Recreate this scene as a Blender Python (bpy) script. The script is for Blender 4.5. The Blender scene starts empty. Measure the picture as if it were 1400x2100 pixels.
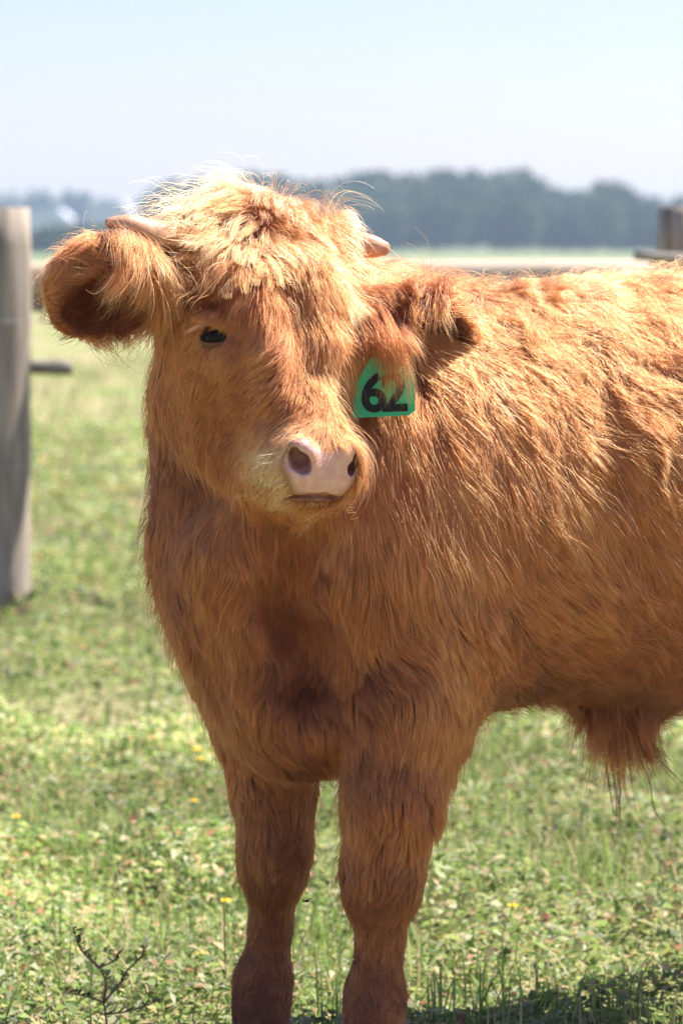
import bpy, math, random, time
import numpy as np
from mathutils import Vector, Matrix
from mathutils.kdtree import KDTree

T0 = time.time()
FUR = 1.0            # strand density
rng = np.random.default_rng(11)
random.seed(5)
S = bpy.context.scene
COL = S.collection

# ------------------------------------------------------------------ camera
CAM_H, FPX, HORIZON = 1.0, 6300.0, 500.0      # lens in pixels of a 1400 x 2100 frame
PITCH = math.atan((1050 - HORIZON) / FPX)
cam_d = bpy.data.cameras.new('camera')
cam = bpy.data.objects.new('camera', cam_d)
COL.objects.link(cam)
cam.location = (0, 0, CAM_H)
cam.rotation_euler = (math.pi / 2 - PITCH, 0, 0)
cam_d.sensor_fit = 'VERTICAL'
cam_d.sensor_height = 24.0
cam_d.lens = 24.0 * FPX / 2100
cam_d.clip_start, cam_d.clip_end = 0.05, 9000
cam_d.dof.use_dof = True
cam_d.dof.focus_distance = 3.43
cam_d.dof.aperture_fstop = 72 / 17.0
S.camera = cam

# ------------------------------------------------------------------ light
SUN_TO = Vector((0.53, 0.24, 0.81)).normalized()     # towards the sun
el = math.asin(SUN_TO.z)
az = math.atan2(SUN_TO.x, SUN_TO.y)
W = bpy.data.worlds.new('World')
S.world = W
W.use_nodes = True
wn = W.node_tree.nodes
bg = wn['Background']
sky = wn.new('ShaderNodeTexSky')
sky.sky_type = 'NISHITA'
sky.sun_disc = False
sky.sun_elevation = el
sky.sun_rotation = az
sky.air_density, sky.dust_density, sky.ozone_density = 1.0, 0.8, 5.0
wb = wn.new('ShaderNodeMix')                 # camera white balance of the sky
wb.data_type, wb.blend_type = 'RGBA', 'MULTIPLY'
wb.inputs[0].default_value = 1.0
wb.inputs[7].default_value = (1.13, .95, 1.03, 1)
W.node_tree.links.new(sky.outputs[0], wb.inputs[6])
W.node_tree.links.new(wb.outputs[2], bg.inputs[0])
bg.inputs[1].default_value = 0.069
sd = bpy.data.lights.new('sun', 'SUN')
sd.energy = 5.0
sd.angle = math.radians(0.53)
sd.color = (1.0, 0.95, 0.87)
sun = bpy.data.objects.new('sun', sd)
COL.objects.link(sun)
sun.rotation_euler = (-SUN_TO).to_track_quat('-Z', 'Y').to_euler()
vs = S.view_settings
vs.view_transform, vs.look, vs.gamma, vs.use_curve_mapping = 'Standard', 'None', 1.0, False
vs.exposure = 1.45
cy = S.cycles
cy.max_bounces, cy.diffuse_bounces, cy.glossy_bounces = 10, 3, 3
cy.transmission_bounces, cy.transparent_max_bounces, cy.volume_bounces = 6, 8, 0
cy.use_denoising = True
cy.denoising_prefilter = 'NONE'
cy.use_adaptive_sampling = True
cy.adaptive_threshold = 0.01
cy.sample_clamp_indirect = 4.0
S.cycles_curves.shape = 'RIBBONS'
S.cycles_curves.subdivisions = 2

# ------------------------------------------------------------------ helpers
cp, sp_ = math.cos(PITCH), math.sin(PITCH)


def A(px, py, Y):
    """the point of the place seen at (px, py) of the photograph, Y metres away"""
    dx, dy = (px - 700) / FPX, (1050 - py) / FPX
    d = np.array([dx, cp + dy * sp_, -sp_ + dy * cp])
    return np.array([0, 0, CAM_H]) + d * (Y / d[1])


def nrm(v):
    v = np.asarray(v, float)
    return v / np.linalg.norm(v)


def tag(o, label=None, cat=None, group=None, kind=None):
    for k, v in (('label', label), ('category', cat), ('group', group), ('kind', kind)):
        if v:
            o[k] = v
    return o


def empty(name, loc):
    o = bpy.data.objects.new(name, None)
    o.location = loc
    o.empty_display_size = 0.1
    COL.objects.link(o)
    return o


def link(name, me, mat=None, parent=None, smooth=True):
    o = bpy.data.objects.new(name, me)
    COL.objects.link(o)
    if mat:
        me.materials.append(mat)
    if parent:
        o.parent = parent
        o.matrix_parent_inverse = Matrix.Translation(-Vector(parent.matrix_basis.translation)) if parent.parent is None else Matrix.Identity(4)
        if parent.parent is not None:
            o.matrix_parent_inverse = Matrix.Identity(4)
    if smooth and hasattr(me, 'polygons') and len(me.polygons):
        me.polygons.foreach_set('use_smooth', np.ones(len(me.polygons), bool))
    return o


def mesh_np(name, V, Q):
    """mesh from vertex array and face array (all faces of one size)"""
    V, Q = np.asarray(V, np.float32), np.asarray(Q, np.int32)
    me = bpy.data.meshes.new(name)
    k = Q.shape[1]
    me.vertices.add(len(V))
    me.vertices.foreach_set('co', V.ravel())
    me.loops.add(Q.size)
    me.loops.foreach_set('vertex_index', Q.ravel())
    me.polygons.add(len(Q))
    me.polygons.foreach_set('loop_start', np.arange(len(Q), dtype=np.int32) * k)
    me.polygons.foreach_set('loop_total', np.full(len(Q), k, np.int32))
    me.update(calc_edges=True)
    return me


def wobble(P, scale, seed, n=7):
    r = np.random.default_rng(seed)
    k = r.normal(size=(n, 3)) / scale
    ph = r.uniform(0, 6.28, n)
    return np.sin(P @ k.T + ph).sum(1) / math.sqrt(n / 2)


# ------------------------------------------------------------------ implicit surfaces
class Field:
    """signed distance on a rectilinear grid"""

    def __init__(s, xs, ys, zs):
        s.ax = [np.asarray(a, np.float32) for a in (xs, ys, zs)]
        s.F = np.full([len(a) for a in s.ax], 0.3, np.float32)

    def _box(s, lo, hi):
        sl = tuple(slice(max(0, np.searchsorted(a, l) - 1), np.searchsorted(a, h) + 1) for a, l, h in zip(s.ax, lo, hi))
        g = [a[q] for a, q in zip(s.ax, sl)]
        return sl, g[0][:, None, None], g[1][None, :, None], g[2][None, None, :]

    def _mix(s, sl, d, k, op):
        f = s.F[sl]
        if op == 'add':
            h = np.clip(.5 + .5 * (f - d) / k, 0, 1)
            s.F[sl] = f * (1 - h) + d * h - k * h * (1 - h)
        else:
            h = np.clip(.5 - .5 * (f + d) / k, 0, 1)
            s.F[sl] = f * (1 - h) - d * h + k * h * (1 - h)

    def cone(s, a, b, ra, rb, k=.03, op='add'):
        a, b = np.asarray(a, float), np.asarray(b, float)
        m = max(ra, rb) + k + .05
        sl, x, y, z = s._box(np.minimum(a, b) - m, np.maximum(a, b) + m)
        ab = b - a
        L2 = float(ab @ ab) + 1e-12
        h = np.clip(((x - a[0]) * ab[0] + (y - a[1]) * ab[1] + (z - a[2]) * ab[2]) / L2, 0, 1)
        d = np.sqrt((x - a[0] - h * ab[0]) ** 2 + (y - a[1] - h * ab[1]) ** 2 + (z - a[2] - h * ab[2]) ** 2) - (ra + (rb - ra) * h)
        s._mix(sl, d, k, op)

    def ell(s, c, r, R=None, k=.03, op='add'):
        c, r = np.asarray(c, float), np.asarray(r, float)
        R = np.eye(3) if R is None else np.asarray(R, float)      # rows are the axes
        ext = np.sqrt(((R * r[:, None]) ** 2).sum(0)) + k + .05
        sl, x, y, z = s._box(c - ext, c + ext)
        x, y, z = x - c[0], y - c[1], z - c[2]
        q = [R[i, 0] * x + R[i, 1] * y + R[i, 2] * z for i in range(3)]
        k0 = np.sqrt(sum((q[i] / r[i]) ** 2 for i in range(3)))
        k1 = np.sqrt(sum((q[i] / r[i] ** 2) ** 2 for i in range(3))) + 1e-6
        s._mix(sl, np.where(k0 < 1e-3, -r.min(), k0 * (k0 - 1) / k1), k, op)

    def chain(s, pts, rad, k=.03, op='add'):
        for i in range(len(pts) - 1):
            s.cone(pts[i], pts[i + 1], rad[i], rad[i + 1], k, op)

    def sample(s, P, grad=False):
        P = np.asarray(P, np.float32)
        I, Tt = [], []
        for j, a in enumerate(s.ax):
            i = np.clip(np.searchsorted(a, P[:, j]) - 1, 0, len(a) - 2)
            I.append(i)
            Tt.append(np.clip((P[:, j] - a[i]) / (a[i + 1] - a[i]), 0, 1))
        c = [[[s.F[I[0] + u, I[1] + v, I[2] + w] for w in (0, 1)] for v in (0, 1)] for u in (0, 1)]
        tx, ty, tz = Tt
        l = lambda p, q, t: p + (q - p) * t
        f = l(l(l(c[0][0][0], c[0][0][1], tz), l(c[0][1][0], c[0][1][1], tz), ty),
              l(l(c[1][0][0], c[1][0][1], tz), l(c[1][1][0], c[1][1][1], tz), ty), tx)
        if not grad:
            return f
        e = .005
        g = np.stack([s.sample(P + np.eye(3, dtype=np.float32)[j] * e) - s.sample(P - np.eye(3, dtype=np.float32)[j] * e) for j in range(3)], 1)
        return f, g / (np.linalg.norm(g, axis=1, keepdims=True) + 1e-9)

    def hit(s, px, py, y0=3.0, y1=4.4):
        ys = np.linspace(y0, y1, 2800)
        P = np.stack([A(px, py, y) for y in (y0, y1)])
        P = P[0] + (P[1] - P[0]) * ((ys - y0) / (y1 - y0))[:, None]
        i = np.nonzero(s.sample(P) < 0)[0]
        return P[i[0]] if len(i) else None

    def mesh(s):
        F = s.F
        n = F.shape
        inn = F < 0
        cnt = np.zeros([q - 1 for q in n], np.int8)
        for u in (0, 1):
            for v in (0, 1):
                for w in (0, 1):
                    cnt += inn[u:n[0] - 1 + u, v:n[1] - 1 + v, w:n[2] - 1 + w]
        ci = np.nonzero((cnt > 0) & (cnt < 8))
        idx = np.full(cnt.shape, -1, np.int32)
        idx[ci] = np.arange(len(ci[0]))
        corner = {}
        for u in (0, 1):
            for v in (0, 1):
                for w in (0, 1):
                    corner[u, v, w] = F[ci[0] + u, ci[1] + v, ci[2] + w]
        acc = np.zeros((len(ci[0]), 3))
        num = np.zeros(len(ci[0]))
        for a0 in corner:
            for j in range(3):
                if a0[j]:
                    continue
                b0 = tuple(1 if q == j else a0[q] for q in range(3))
                fa, fb = corner[a0], corner[b0]
                m = (fa < 0) != (fb < 0)
                t = np.where(m, fa / np.where(m, fa - fb, 1), 0)
                for q in range(3):
                    p = s.ax[q][ci[q] + a0[q]]
                    if q == j:
                        p = p + t * (s.ax[q][ci[q] + 1] - s.ax[q][ci[q]])
                    acc[:, q] += np.where(m, p, 0)
                num += m
        V = acc / num[:, None]
        quads = []
        for j in range(3):
            sl0 = [slice(None)] * 3
            sl1 = [slice(None)] * 3
            sl0[j], sl1[j] = slice(0, -1), slice(1, None)
            a, b = inn[tuple(sl0)], inn[tuple(sl1)]
            e = np.array(np.nonzero(a != b))
            u, v = [(1, 2), (2, 0), (0, 1)][j]
            ok = (e[u] > 0) & (e[v] > 0) & (e[u] < n[u] - 1) & (e[v] < n[v] - 1)
            e = e[:, ok]
            flip = ~a[tuple(e)]

            def cell(du, dv):
                q = e.copy()
                q[u] -= du
                q[v] -= dv
                return idx[tuple(q)]
            Q = np.stack([cell(1, 1), cell(0, 1), cell(0, 0), cell(1, 0)], 1)
            Q[flip] = Q[flip][:, ::-1]
            quads.append(Q)
        return V, np.concatenate(quads)


def axis(*segs):
    """segs: (start, end, step) ... -> increasing coordinates"""
    out = []
    for a, b, d in segs:
        out.append(np.linspace(a, b, max(2, round((b - a) / d) + 1))[:-1])
    out.append([segs[-1][1]])
    return np.concatenate(out)


# ------------------------------------------------------------------ materials
def material(name):
    m = bpy.data.materials.new(name)
    m.use_nodes = True
    nt = m.node_tree
    return m, nt, nt.nodes['Principled BSDF']


def simple(name, col, rough=.6, spec=.3, noise=0, scale=40, bump=0):
    m, nt, b = material(name)
    b.inputs['Roughness'].default_value = rough
    b.inputs['Specular IOR Level'].default_value = spec
    b.inputs['Base Color'].default_value = (*col, 1)
    if noise:
        tc = nt.nodes.new('ShaderNodeTexCoord')
        n = nt.nodes.new('ShaderNodeTexNoise')
        n.inputs['Scale'].default_value = scale
        n.inputs['Detail'].default_value = 5
        r = nt.nodes.new('ShaderNodeValToRGB')
        r.color_ramp.elements[0].position, r.color_ramp.elements[1].position = .3, .7
        r.color_ramp.elements[0].color = (*[c * (1 - noise) for c in col], 1)
        r.color_ramp.elements[1].color = (*[min(1, c * (1 + noise)) for c in col], 1)
        nt.links.new(tc.outputs['Object'], n.inputs['Vector'])
        nt.links.new(n.outputs[0], r.inputs[0])
        nt.links.new(r.outputs[0], b.inputs['Base Color'])
        if bump:
            bp = nt.nodes.new('ShaderNodeBump')
            bp.inputs['Strength'].default_value = bump
            bp.inputs['Distance'].default_value = .002
            nt.links.new(n.outputs[0], bp.inputs['Height'])
            nt.links.new(bp.outputs[0], b.inputs['Normal'])
    return m


M_skin = simple('ginger_skin', (.30, .12, .045), .9, .05, .25, 60)
# ------------------------------------------------------------------ calf: skeleton in metres
UB = np.array([.910, .415, 0.])                  # body axis, towards the rear
UL = np.array([.415, -.910, 0.])                 # towards the calf's left side (near side)
UZ = np.array([0, 0, 1.])
M0 = np.array([-.02, 3.63, 0])


def B(t, s, z):
    return M0 + UB * t + UL * s + UZ * z


RB = np.stack([UB, UL, UZ])
# head frame: f poll -> nose, l viewer's right, u out of the forehead
Hf = nrm([.300, -.535, -.79])
Hl = np.array([.880, .470, -.085])
Hl = nrm(Hl - Hf * (Hl @ Hf))
Hu = -np.cross(Hl, Hf)
H0 = A(536, 490, 3.52)
RH = np.stack([Hf, Hl, Hu])


def H(a, b, c):
    return H0 + Hf * a + Hl * b + Hu * c


fld = Field(axis((-.36, -.27, .01), (-.27, .12, .0028), (.12, 1.15, .01)),
            axis((3.15, 3.25, .006), (3.25, 3.62, .0028), (3.62, 4.75, .01)),
            axis((-.02, .62, .01), (.62, 1.08, .0028), (1.08, 1.14, .01)))
# trunk
fld.ell(B(.30, 0, .695), (.40, .185, .245), RB, .05)
fld.ell(B(.52, 0, .69), (.33, .19, .262), RB, .08)
fld.ell(B(.10, 0, .68), (.22, .165, .23), RB, .08)
fld.ell(B(.70, 0, .74), (.17, .155, .19), RB, .08)
# chest, brisket, neck
fld.ell(B(-.02, 0, .60), (.14, .145, .19), RB, .06)
fld.ell(A(610, 1440, 3.60), (.085, .085, .085), None, .06)
fld.cone(A(590, 690, 3.67), A(800, 860, 3.80), .10, .19, .06)
fld.cone(A(503, 790, 3.65), A(560, 1180, 3.64), .092, .12, .06)
fld.cone(A(448, 900, 3.64), A(484, 1140, 3.64), .066, .066, .06)
fld.chain([A(520, 1070, 3.50), A(492, 1135, 3.53), A(475, 1215, 3.58)], [.036, .046, .035], .03)     # dewlap
# shoulders and fore legs
fld.cone(A(845, 1000, 3.64), A(862, 1290, 3.60), .10, .09, .05)
fld.chain([A(862, 1290, 3.60), A(835, 1450, 3.56), A(800, 1640, 3.53), A(782, 1780, 3.53), A(780, 1830, 3.53), A(778, 1940, 3.54), A(768, 2040, 3.54), A(766, 2110, 3.52), A(768, 2180, 3.50)],
          [.090, .068, .047, .036, .030, .019, .029, .025, .03], .03)
fld.cone(A(510, 1120, 3.72), A(530, 1330, 3.72), .09, .085, .05)
fld.chain([A(530, 1330, 3.72), A(545, 1480, 3.70), A(560, 1620, 3.69), A(562, 1740, 3.68), A(560, 1790, 3.68), A(556, 1900, 3.69), A(540, 2010, 3.69), A(535, 2080, 3.67), A(534, 2140, 3.65)],
          [.078, .056, .043, .037, .030, .0195, .029, .025, .03], .03)
# hind quarters (right of the frame)
for s in (-1, 1):
    fld.cone(B(.72, s * .08, .68), B(.69, s * .10, .53), .12, .085, .05)
    fld.chain([B(.69, s * .10, .50), B(.78, s * .10, .38), B(.84, s * .10, .34), B(.81, s * .10, .13), B(.78, s * .10, .055)], [.085, .05, .042, .028, .034], .03)
# sheath and skin fold
fld.cone(B(.40, .03, .46), B(.395, .03, .405), .045, .014, .05)
# neck and shoulder mass on the near side, hanging over the chest
fld.chain([A(790, 960, 3.62), A(730, 1110, 3.585), A(672, 1235, 3.575)], [.085, .07, .045], .05)
# hollow of the chest between dewlap and near shoulder
fld.ell(A(640, 1370, 3.475), (.048, .075, .080), None, .05, 'sub')


# gap between dewlap and near neck
gp = [fld.hit(*q) + np.array([0, -.006, 0]) for q in ((648, 1105), (605, 1160), (582, 1225), (590, 1290))]
fld.chain(gp, [.018, .027, .030, .026], .03, 'sub')


# tufts of the flank: low diagonal ridges under the coat
def ridges():
    x, y, z = (a.astype(np.float32) for a in fld.ax)
    i0 = np.searchsorted(x, .02)
    X, Y_, Z = np.meshgrid(x[i0:], y, z, indexing='ij')
    m = np.abs(fld.F[i0:]) < .06
    P = np.stack([X[m], Y_[m], Z[m]], 1)
    t = (P - M0) @ UB
    w = np.clip((t - .12) / .15, 0, 1) * np.clip((P[:, 2] - .52) / .2, 0, 1)
    v = (t * .62 + P[:, 2] * .78) / .048 + .55 * wobble(P, .07, 91) + .25 * wobble(P, .03, 92)
    h = np.sin(v * 2 * np.pi) * (.4 + .6 * wobble(P, .045, 93)) + .5 * wobble(P, .025, 94)
    fld.F[i0:][m] -= (.0042 * w * h).astype(np.float32)


ridges()
# skull
fld.ell(H(.062, 0, -.080), (.125, .105, .088), RH, .03)
fld.ell(H(-.02, 0, -.055), (.05, .075, .05), RH, .04)          # poll
fld.cone(H(.0, .06, -.06), A(706, 503, 3.60), .03, .015, .02)      # horn bosses
fld.cone(H(.0, -.06, -.06), A(336, 490, 3.49), .03, .017, .02)
#
for s in (-1, 1):
    fld.ell(H(.125, s * .068, -.05), (.045, .03, .04), RH, .03)          # brow
    fld.ell(H(.12, s * .047, -.122), (.085, .036, .07), RH, .04)         # cheek
    fld.cone(H(.09, s * .040, -.178), H(.255, s * .018, -.118), .044, .032, .03)   # jaw
fld.cone(H(.13, 0, -.07), H(.25, 0, -.06), .066, .046, .04)
fld.ell(H(.262, 0, -.068), (.052, .061, .046), RH, .02)                  # muzzle
for s in (-1, 1):
    fld.ell(H(.272, s * .03, -.058), (.034, .026, .036), RH, .015)       # nostril wings
    fld.ell(H(.25, s * .034, -.098), (.04, .024, .03), RH, .02)          # lips
fld.ell(H(.262, 0, -.126), (.034, .036, .022), RH, .012)                 # chin
# nostrils, mouth, nose wings, eye sockets
def hp(px, py, d=0.0):
    p = fld.hit(px, py)
    return p if d == 0 else p + d * fld.sample(p[None], True)[1][0]


# thick forehead coat standing over the eye: a low shelf along its edge
sh = [hp(*q, .001) for q in ((372, 520), (430, 540), (490, 590), (535, 650), (552, 730), (556, 810))]
fld.chain(sh, [.012, .017, .019, .019, .016, .010], .028)
fld.chain([hp(*q, -.004) for q in ((560, 560), (630, 600), (650, 700))], [.022, .026, .018], .03)
NC = hp(662, 955)


def hn(px, py, d=0.0):
    """a point of the muzzle, never of the neck behind it"""
    while px > 660:
        p = fld.hit(px, py)
        if p is not None and p[1] < NC[1] + .055:
            break
        px -= 2
    return hp(px, py, d)


fld.chain([hn(598, 930, -.004), hn(606, 917, -.003), hn(622, 917, -.003), hn(638, 930, -.004), hn(641, 950, -.005)], [.007, .0085, .009, .008, .006], .007)
fld.chain([hn(696, 945, -.005), hn(702, 928, -.004), hn(716, 920, -.004), hn(727, 926, -.005)], [.006, .008, .008, .007], .007)
p = hn(613, 950)
fld.ell(p + np.array([.000, .004, .0015]), (.0115, .017, .0105), None, .004, 'sub')
fld.ell(p + np.array([-.005, .006, .009]), (.0065, .016, .010), None, .004, 'sub')
fld.ell(p + np.array([.005, .006, -.005]), (.0085, .016, .008), None, .004, 'sub')
fld.ell(p + np.array([.001, .020, .004]), (.011, .022, .011), None, .004, 'sub')
fld.chain([p + np.array([.0, .012, .004]), p + nrm(H(.20, 0, -.075) - p) * .035], [.008, .0075], .003, 'sub')
p = hn(724, 950)
fld.ell(p + np.array([.003, .006, .003]), (.0028, .018, .008), None, .003, 'sub')
fld.ell(p + np.array([-.003, .008, -.007]), (.0042, .016, .008), None, .003, 'sub')
fld.ell(p + np.array([-.003, .022, .0]), (.008, .018, .010), None, .004, 'sub')
fld.chain([p + np.array([-.003, .014, .002]), p + nrm(H(.20, 0, -.075) - p) * .032], [.006, .006], .003, 'sub')
mo = [hn(*q) for q in ((556, 1014), (590, 1020), (630, 1020), (662, 1018), (692, 1024), (714, 1027))]
ce = H(.225, 0, -.095)
for dd in (-.001, .004, .009):
    fld.chain([q + nrm(ce - q) * dd for q in mo], [.0016, .0036, .0044, .0044, .004, .003], .002, 'sub')
EYES = []
pe = hp(437, 686)
ge = fld.sample(pe[None], True)[1][0]
rel = RH @ (pe - H0)
for s in (1, -1):
    c = H0 + RH.T @ (rel * np.array([1, s, 1]))
    gl = RH @ ge
    g = nrm(RH.T @ (gl * np.array([1, s, 1])))
    EYES.append((c, g))
    fld.ell(c + g * .003, (.017, .017, .012), None, .010, 'sub')
    fld.ell(c - g * .004 + UZ * .019, (.022, .014, .007), None, .014)
#@@MESH
V, Q = fld.mesh()
f_, VN = fld.sample(V, True)
# the pink nose is cut out of the same skin
pad_n = fld.sample((NC + np.array([0, 0, .0]))[None], True)[1][0]
px_ = (V - NC) @ np.array([1, 0, 0]) * 1890 + 662
py_ = 955 - (V - NC) @ np.array([0, .12, .99]) * 1890
poly = np.array([(592, 925), (604, 908), (622, 902), (645, 914), (690, 921), (712, 910), (726, 914), (735, 940), (722, 985), (706, 1014), (660, 1018), (608, 1012), (597, 985), (583, 955)], float)


def poly_sd(x, y, P):
    d = np.full(len(x), 1e9)
    ins = np.zeros(len(x), bool)
    for i in range(len(P)):
        a, b = P[i - 1], P[i]
        ab = b - a
        t = np.clip(((x - a[0]) * ab[0] + (y - a[1]) * ab[1]) / (ab @ ab), 0, 1)
        d = np.minimum(d, np.hypot(x - a[0] - t * ab[0], y - a[1] - t * ab[1]))
        c = ((a[1] > y) != (b[1] > y)) & (x < (b[0] - a[0]) * (y - a[1]) / (b[1] - a[1] + 1e-12) + a[0])
        ins ^= c
    return np.where(ins, -d, d)


near = (np.linalg.norm(V - NC, axis=1) < .075)
sdp = np.where(near, poly_sd(px_, py_, poly), 999)
pink = np.clip(.5 - sdp / 14, 0, 1)
lip = near & (np.abs(py_ - 1021) < 4) & (px_ > 585) & (px_ < 720)
pink = np.maximum(pink, np.where(lip, .3, 0))
pale = np.clip(1.25 - np.linalg.norm(V - hp(565, 955), axis=1) / .04, 0, 1)
pale = np.maximum(pale, np.clip(1.2 - np.linalg.norm(V - hp(630, 1045), axis=1) / .035, 0, 1))
for c, g in EYES:
    pink = np.maximum(pink, .25 * np.clip(1.6 - np.linalg.norm(V - c, axis=1) / .016, 0, 1))

M_skin, nt, b = material('calf_skin')
b.inputs['Roughness'].default_value = .6
b.inputs['Specular IOR Level'].default_value = .45
atp, atq = nt.nodes.new('ShaderNodeAttribute'), nt.nodes.new('ShaderNodeAttribute')
atp.attribute_name, atq.attribute_name = 'pink', 'pale'
tc, no = nt.nodes.new('ShaderNodeTexCoord'), nt.nodes.new('ShaderNodeTexNoise')
no.inputs['Scale'].default_value, no.inputs['Detail'].default_value = 90, 6
nt.links.new(tc.outputs['Object'], no.inputs['Vector'])


def ramp(nt, a, b_, src, p0=.3, p1=.7):
    r = nt.nodes.new('ShaderNodeValToRGB')
    r.color_ramp.elements[0].color, r.color_ramp.elements[1].color = (*a, 1), (*b_, 1)
    r.color_ramp.elements[0].position, r.color_ramp.elements[1].position = p0, p1
    nt.links.new(src, r.inputs[0])
    return r.outputs[0]


def mixc(nt, fac, a, b_):
    m = nt.nodes.new('ShaderNodeMix')
    m.data_type = 'RGBA'
    nt.links.new(fac, m.inputs[0])
    for s_, i in ((a, 6), (b_, 7)):
        nt.links.new(s_, m.inputs[i])
    return m.outputs[2]


ginger = ramp(nt, (.13, .035, .010), (.21, .062, .020), no.outputs[0])
cream = ramp(nt, (.28, .13, .055), (.38, .21, .11), no.outputs[0])
pinkc = ramp(nt, (.54, .275, .235), (.64, .37, .315), no.outputs[0])
nt.links.new(mixc(nt, atp.outputs['Fac'], mixc(nt, atq.outputs['Fac'], ginger, cream), pinkc), b.inputs['Base Color'])
vor = nt.nodes.new('ShaderNodeTexVoronoi')
vor.inputs['Scale'].default_value = 330
nt.links.new(tc.outputs['Object'], vor.inputs['Vector'])
bp = nt.nodes.new('ShaderNodeBump')
bp.inputs['Strength'].default_value, bp.inputs['Distance'].default_value = .35, .001
nt.links.new(vor.outputs[0], bp.inputs['Height'])
nt.links.new(bp.outputs[0], b.inputs['Normal'])
rr_ = nt.nodes.new('ShaderNodeMapRange')
rr_.inputs['To Min'].default_value, rr_.inputs['To Max'].default_value = .62, .36
nt.links.new(atp.outputs['Fac'], rr_.inputs[0])
nt.links.new(rr_.outputs[0], b.inputs['Roughness'])
b.inputs['Subsurface Weight'].default_value = .12
b.inputs['Subsurface Radius'].default_value = (.006, .002, .001)
b.inputs['Subsurface Scale'].default_value = 1.0

calf = empty('calf', (float(M0[0]), float(M0[1]), 0))
tag(calf, 'shaggy ginger highland calf with short horns standing on the weedy pasture', 'calf')


def submesh(name, faces):
    used, inv = np.unique(Q[faces], return_inverse=True)
    me = mesh_np(name, V[used], inv.reshape(-1, 4))
    for an, arr in (('pink', pink), ('pale', pale)):
        me.attributes.new(an, 'FLOAT', 'POINT').data.foreach_set('value', arr[used].astype(np.float32))
    return link(name, me, M_skin, calf)


inpad = (sdp[Q] < 0).all(1)
body = submesh('body', ~inpad)
submesh('nose', inpad)


def tube(pts, rad, n=10, caps=True):
    """round tube through points -> vertex and face lists"""
    pts = np.asarray(pts, float)
    Vv, Ff = [], []
    up = np.array([.13, .2, .97])
    for i, p in enumerate(pts):
        t = nrm(pts[min(i + 1, len(pts) - 1)] - pts[max(i - 1, 0)])
        a = nrm(np.cross(t, up))
        c = np.cross(t, a)
        for k in range(n):
            w = 2 * math.pi * k / n
            Vv.append(p + rad[i] * (a * math.cos(w) + c * math.sin(w)))
    for i in range(len(pts) - 1):
        for k in range(n):
            Ff.append((i * n + k, i * n + (k + 1) % n, (i + 1) * n + (k + 1) % n, (i + 1) * n + k))
    if caps:
        Vv += [pts[0], pts[-1]]
        m = len(pts) * n
        for k in range(n):
            Ff.append((m, (k + 1) % n, k))
            Ff.append((m + 1, (len(pts) - 1) * n + k, (len(pts) - 1) * n + (k + 1) % n))
    return Vv, Ff


def mesh_py(name, Vv, Ff):
    me = bpy.data.meshes.new(name)
    me.from_pydata([tuple(map(float, v)) for v in Vv], [], Ff)
    me.update()
    return me


def smooth_path(pts, n):
    pts = np.asarray(pts, float)
    out = []
    P = np.vstack([2 * pts[0] - pts[1], pts, 2 * pts[-1] - pts[-2]])
    for i in range(len(pts) - 1):
        for t in np.linspace(0, 1, n, endpoint=False):
            p0, p1, p2, p3 = P[i:i + 4]
            out.append(.5 * (2 * p1 + (p2 - p0) * t + (2 * p0 - 5 * p1 + 4 * p2 - p3) * t * t + (3 * p1 - p0 - 3 * p2 + p3) * t ** 3))
    out.append(pts[-1])
    return np.array(out)


# horns
M_horn = simple('horn', (.46, .24, .15), .38, .45, .30, 55, .15)
for pts, r0, r1 in (([A(345, 492, 3.49), A(300, 478, 3.455), A(262, 461, 3.44), A(226, 457, 3.435)], .0215, .0062),
                    ([A(700, 500, 3.60), A(745, 503, 3.60), A(772, 507, 3.60), A(784, 509, 3.60)], .0175, .0095)):
    P = smooth_path(pts, 6)
    t = np.linspace(0, 1, len(P))
    R = r0 + (r1 - r0) * t ** 1.1
    e = nrm(P[-1] - P[-2])
    P = np.vstack([P, P[-1] + e * r1 * .55, P[-1] + e * r1 * .9])
    R = np.concatenate([R, [r1 * .83, r1 * .4]])
    Vv, Ff = tube(P, R, 16)
    link('horn', mesh_py('horn', Vv, Ff), M_horn, calf)

# eyes
M_eye = simple('eye', (.008, .005, .004), .08, .14)
M_lid = simple('eyelid_skin', (.10, .038, .024), .5, .3, .25, 120)


def ball(c, r, X, Y_, Z, az=(0, 360), el=None, nu=28, nv=14):
    """patch of a sphere: el(az) gives the two elevations"""
    Vv, Ff = [], []
    for i in range(nu + 1):
        a = math.radians(az[0] + (az[1] - az[0]) * i / nu)
        e0, e1 = el(a) if el else (-math.pi / 2, math.pi / 2)
        for j in range(nv + 1):
            e = e0 + (e1 - e0) * j / nv
            Vv.append(c + r * (X * math.cos(e) * math.sin(a) + Y_ * math.cos(e) * math.cos(a) + Z * math.sin(e)))
    for i in range(nu):
        for j in range(nv):
            q = i * (nv + 1) + j
            Ff.append((q, q + nv + 1, q + nv + 2, q + 1))
    return Vv, Ff


for c, g in EYES:
    g2 = nrm(g + np.array([0, -.35, .05]))
    X = nrm(np.cross(g2, UZ))
    Zx = np.cross(X, g2)
    cc = c - g2 * .0122
    Vv, Ff = ball(cc, .0165, X, g2, Zx)
    eb = link('eyeball', mesh_py('eyeball', Vv, Ff), M_eye, calf)
    for s in (1, -1):
        lo = math.radians(40 if s > 0 else 34)
        Vv, Ff = ball(cc, .0176, X, g2, Zx, (-88, 88), lambda a: (s * lo * math.sqrt(max(0, 1 - (a / 1.08) ** 2)), s * math.radians(78)))
        lid = link('eyelid', mesh_py('eyelid', Vv, Ff), M_lid, calf)
        md = lid.modifiers.new('thickness', 'SOLIDIFY')
        md.thickness, md.offset = .0016, 1

# ears
EARS = []


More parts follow.
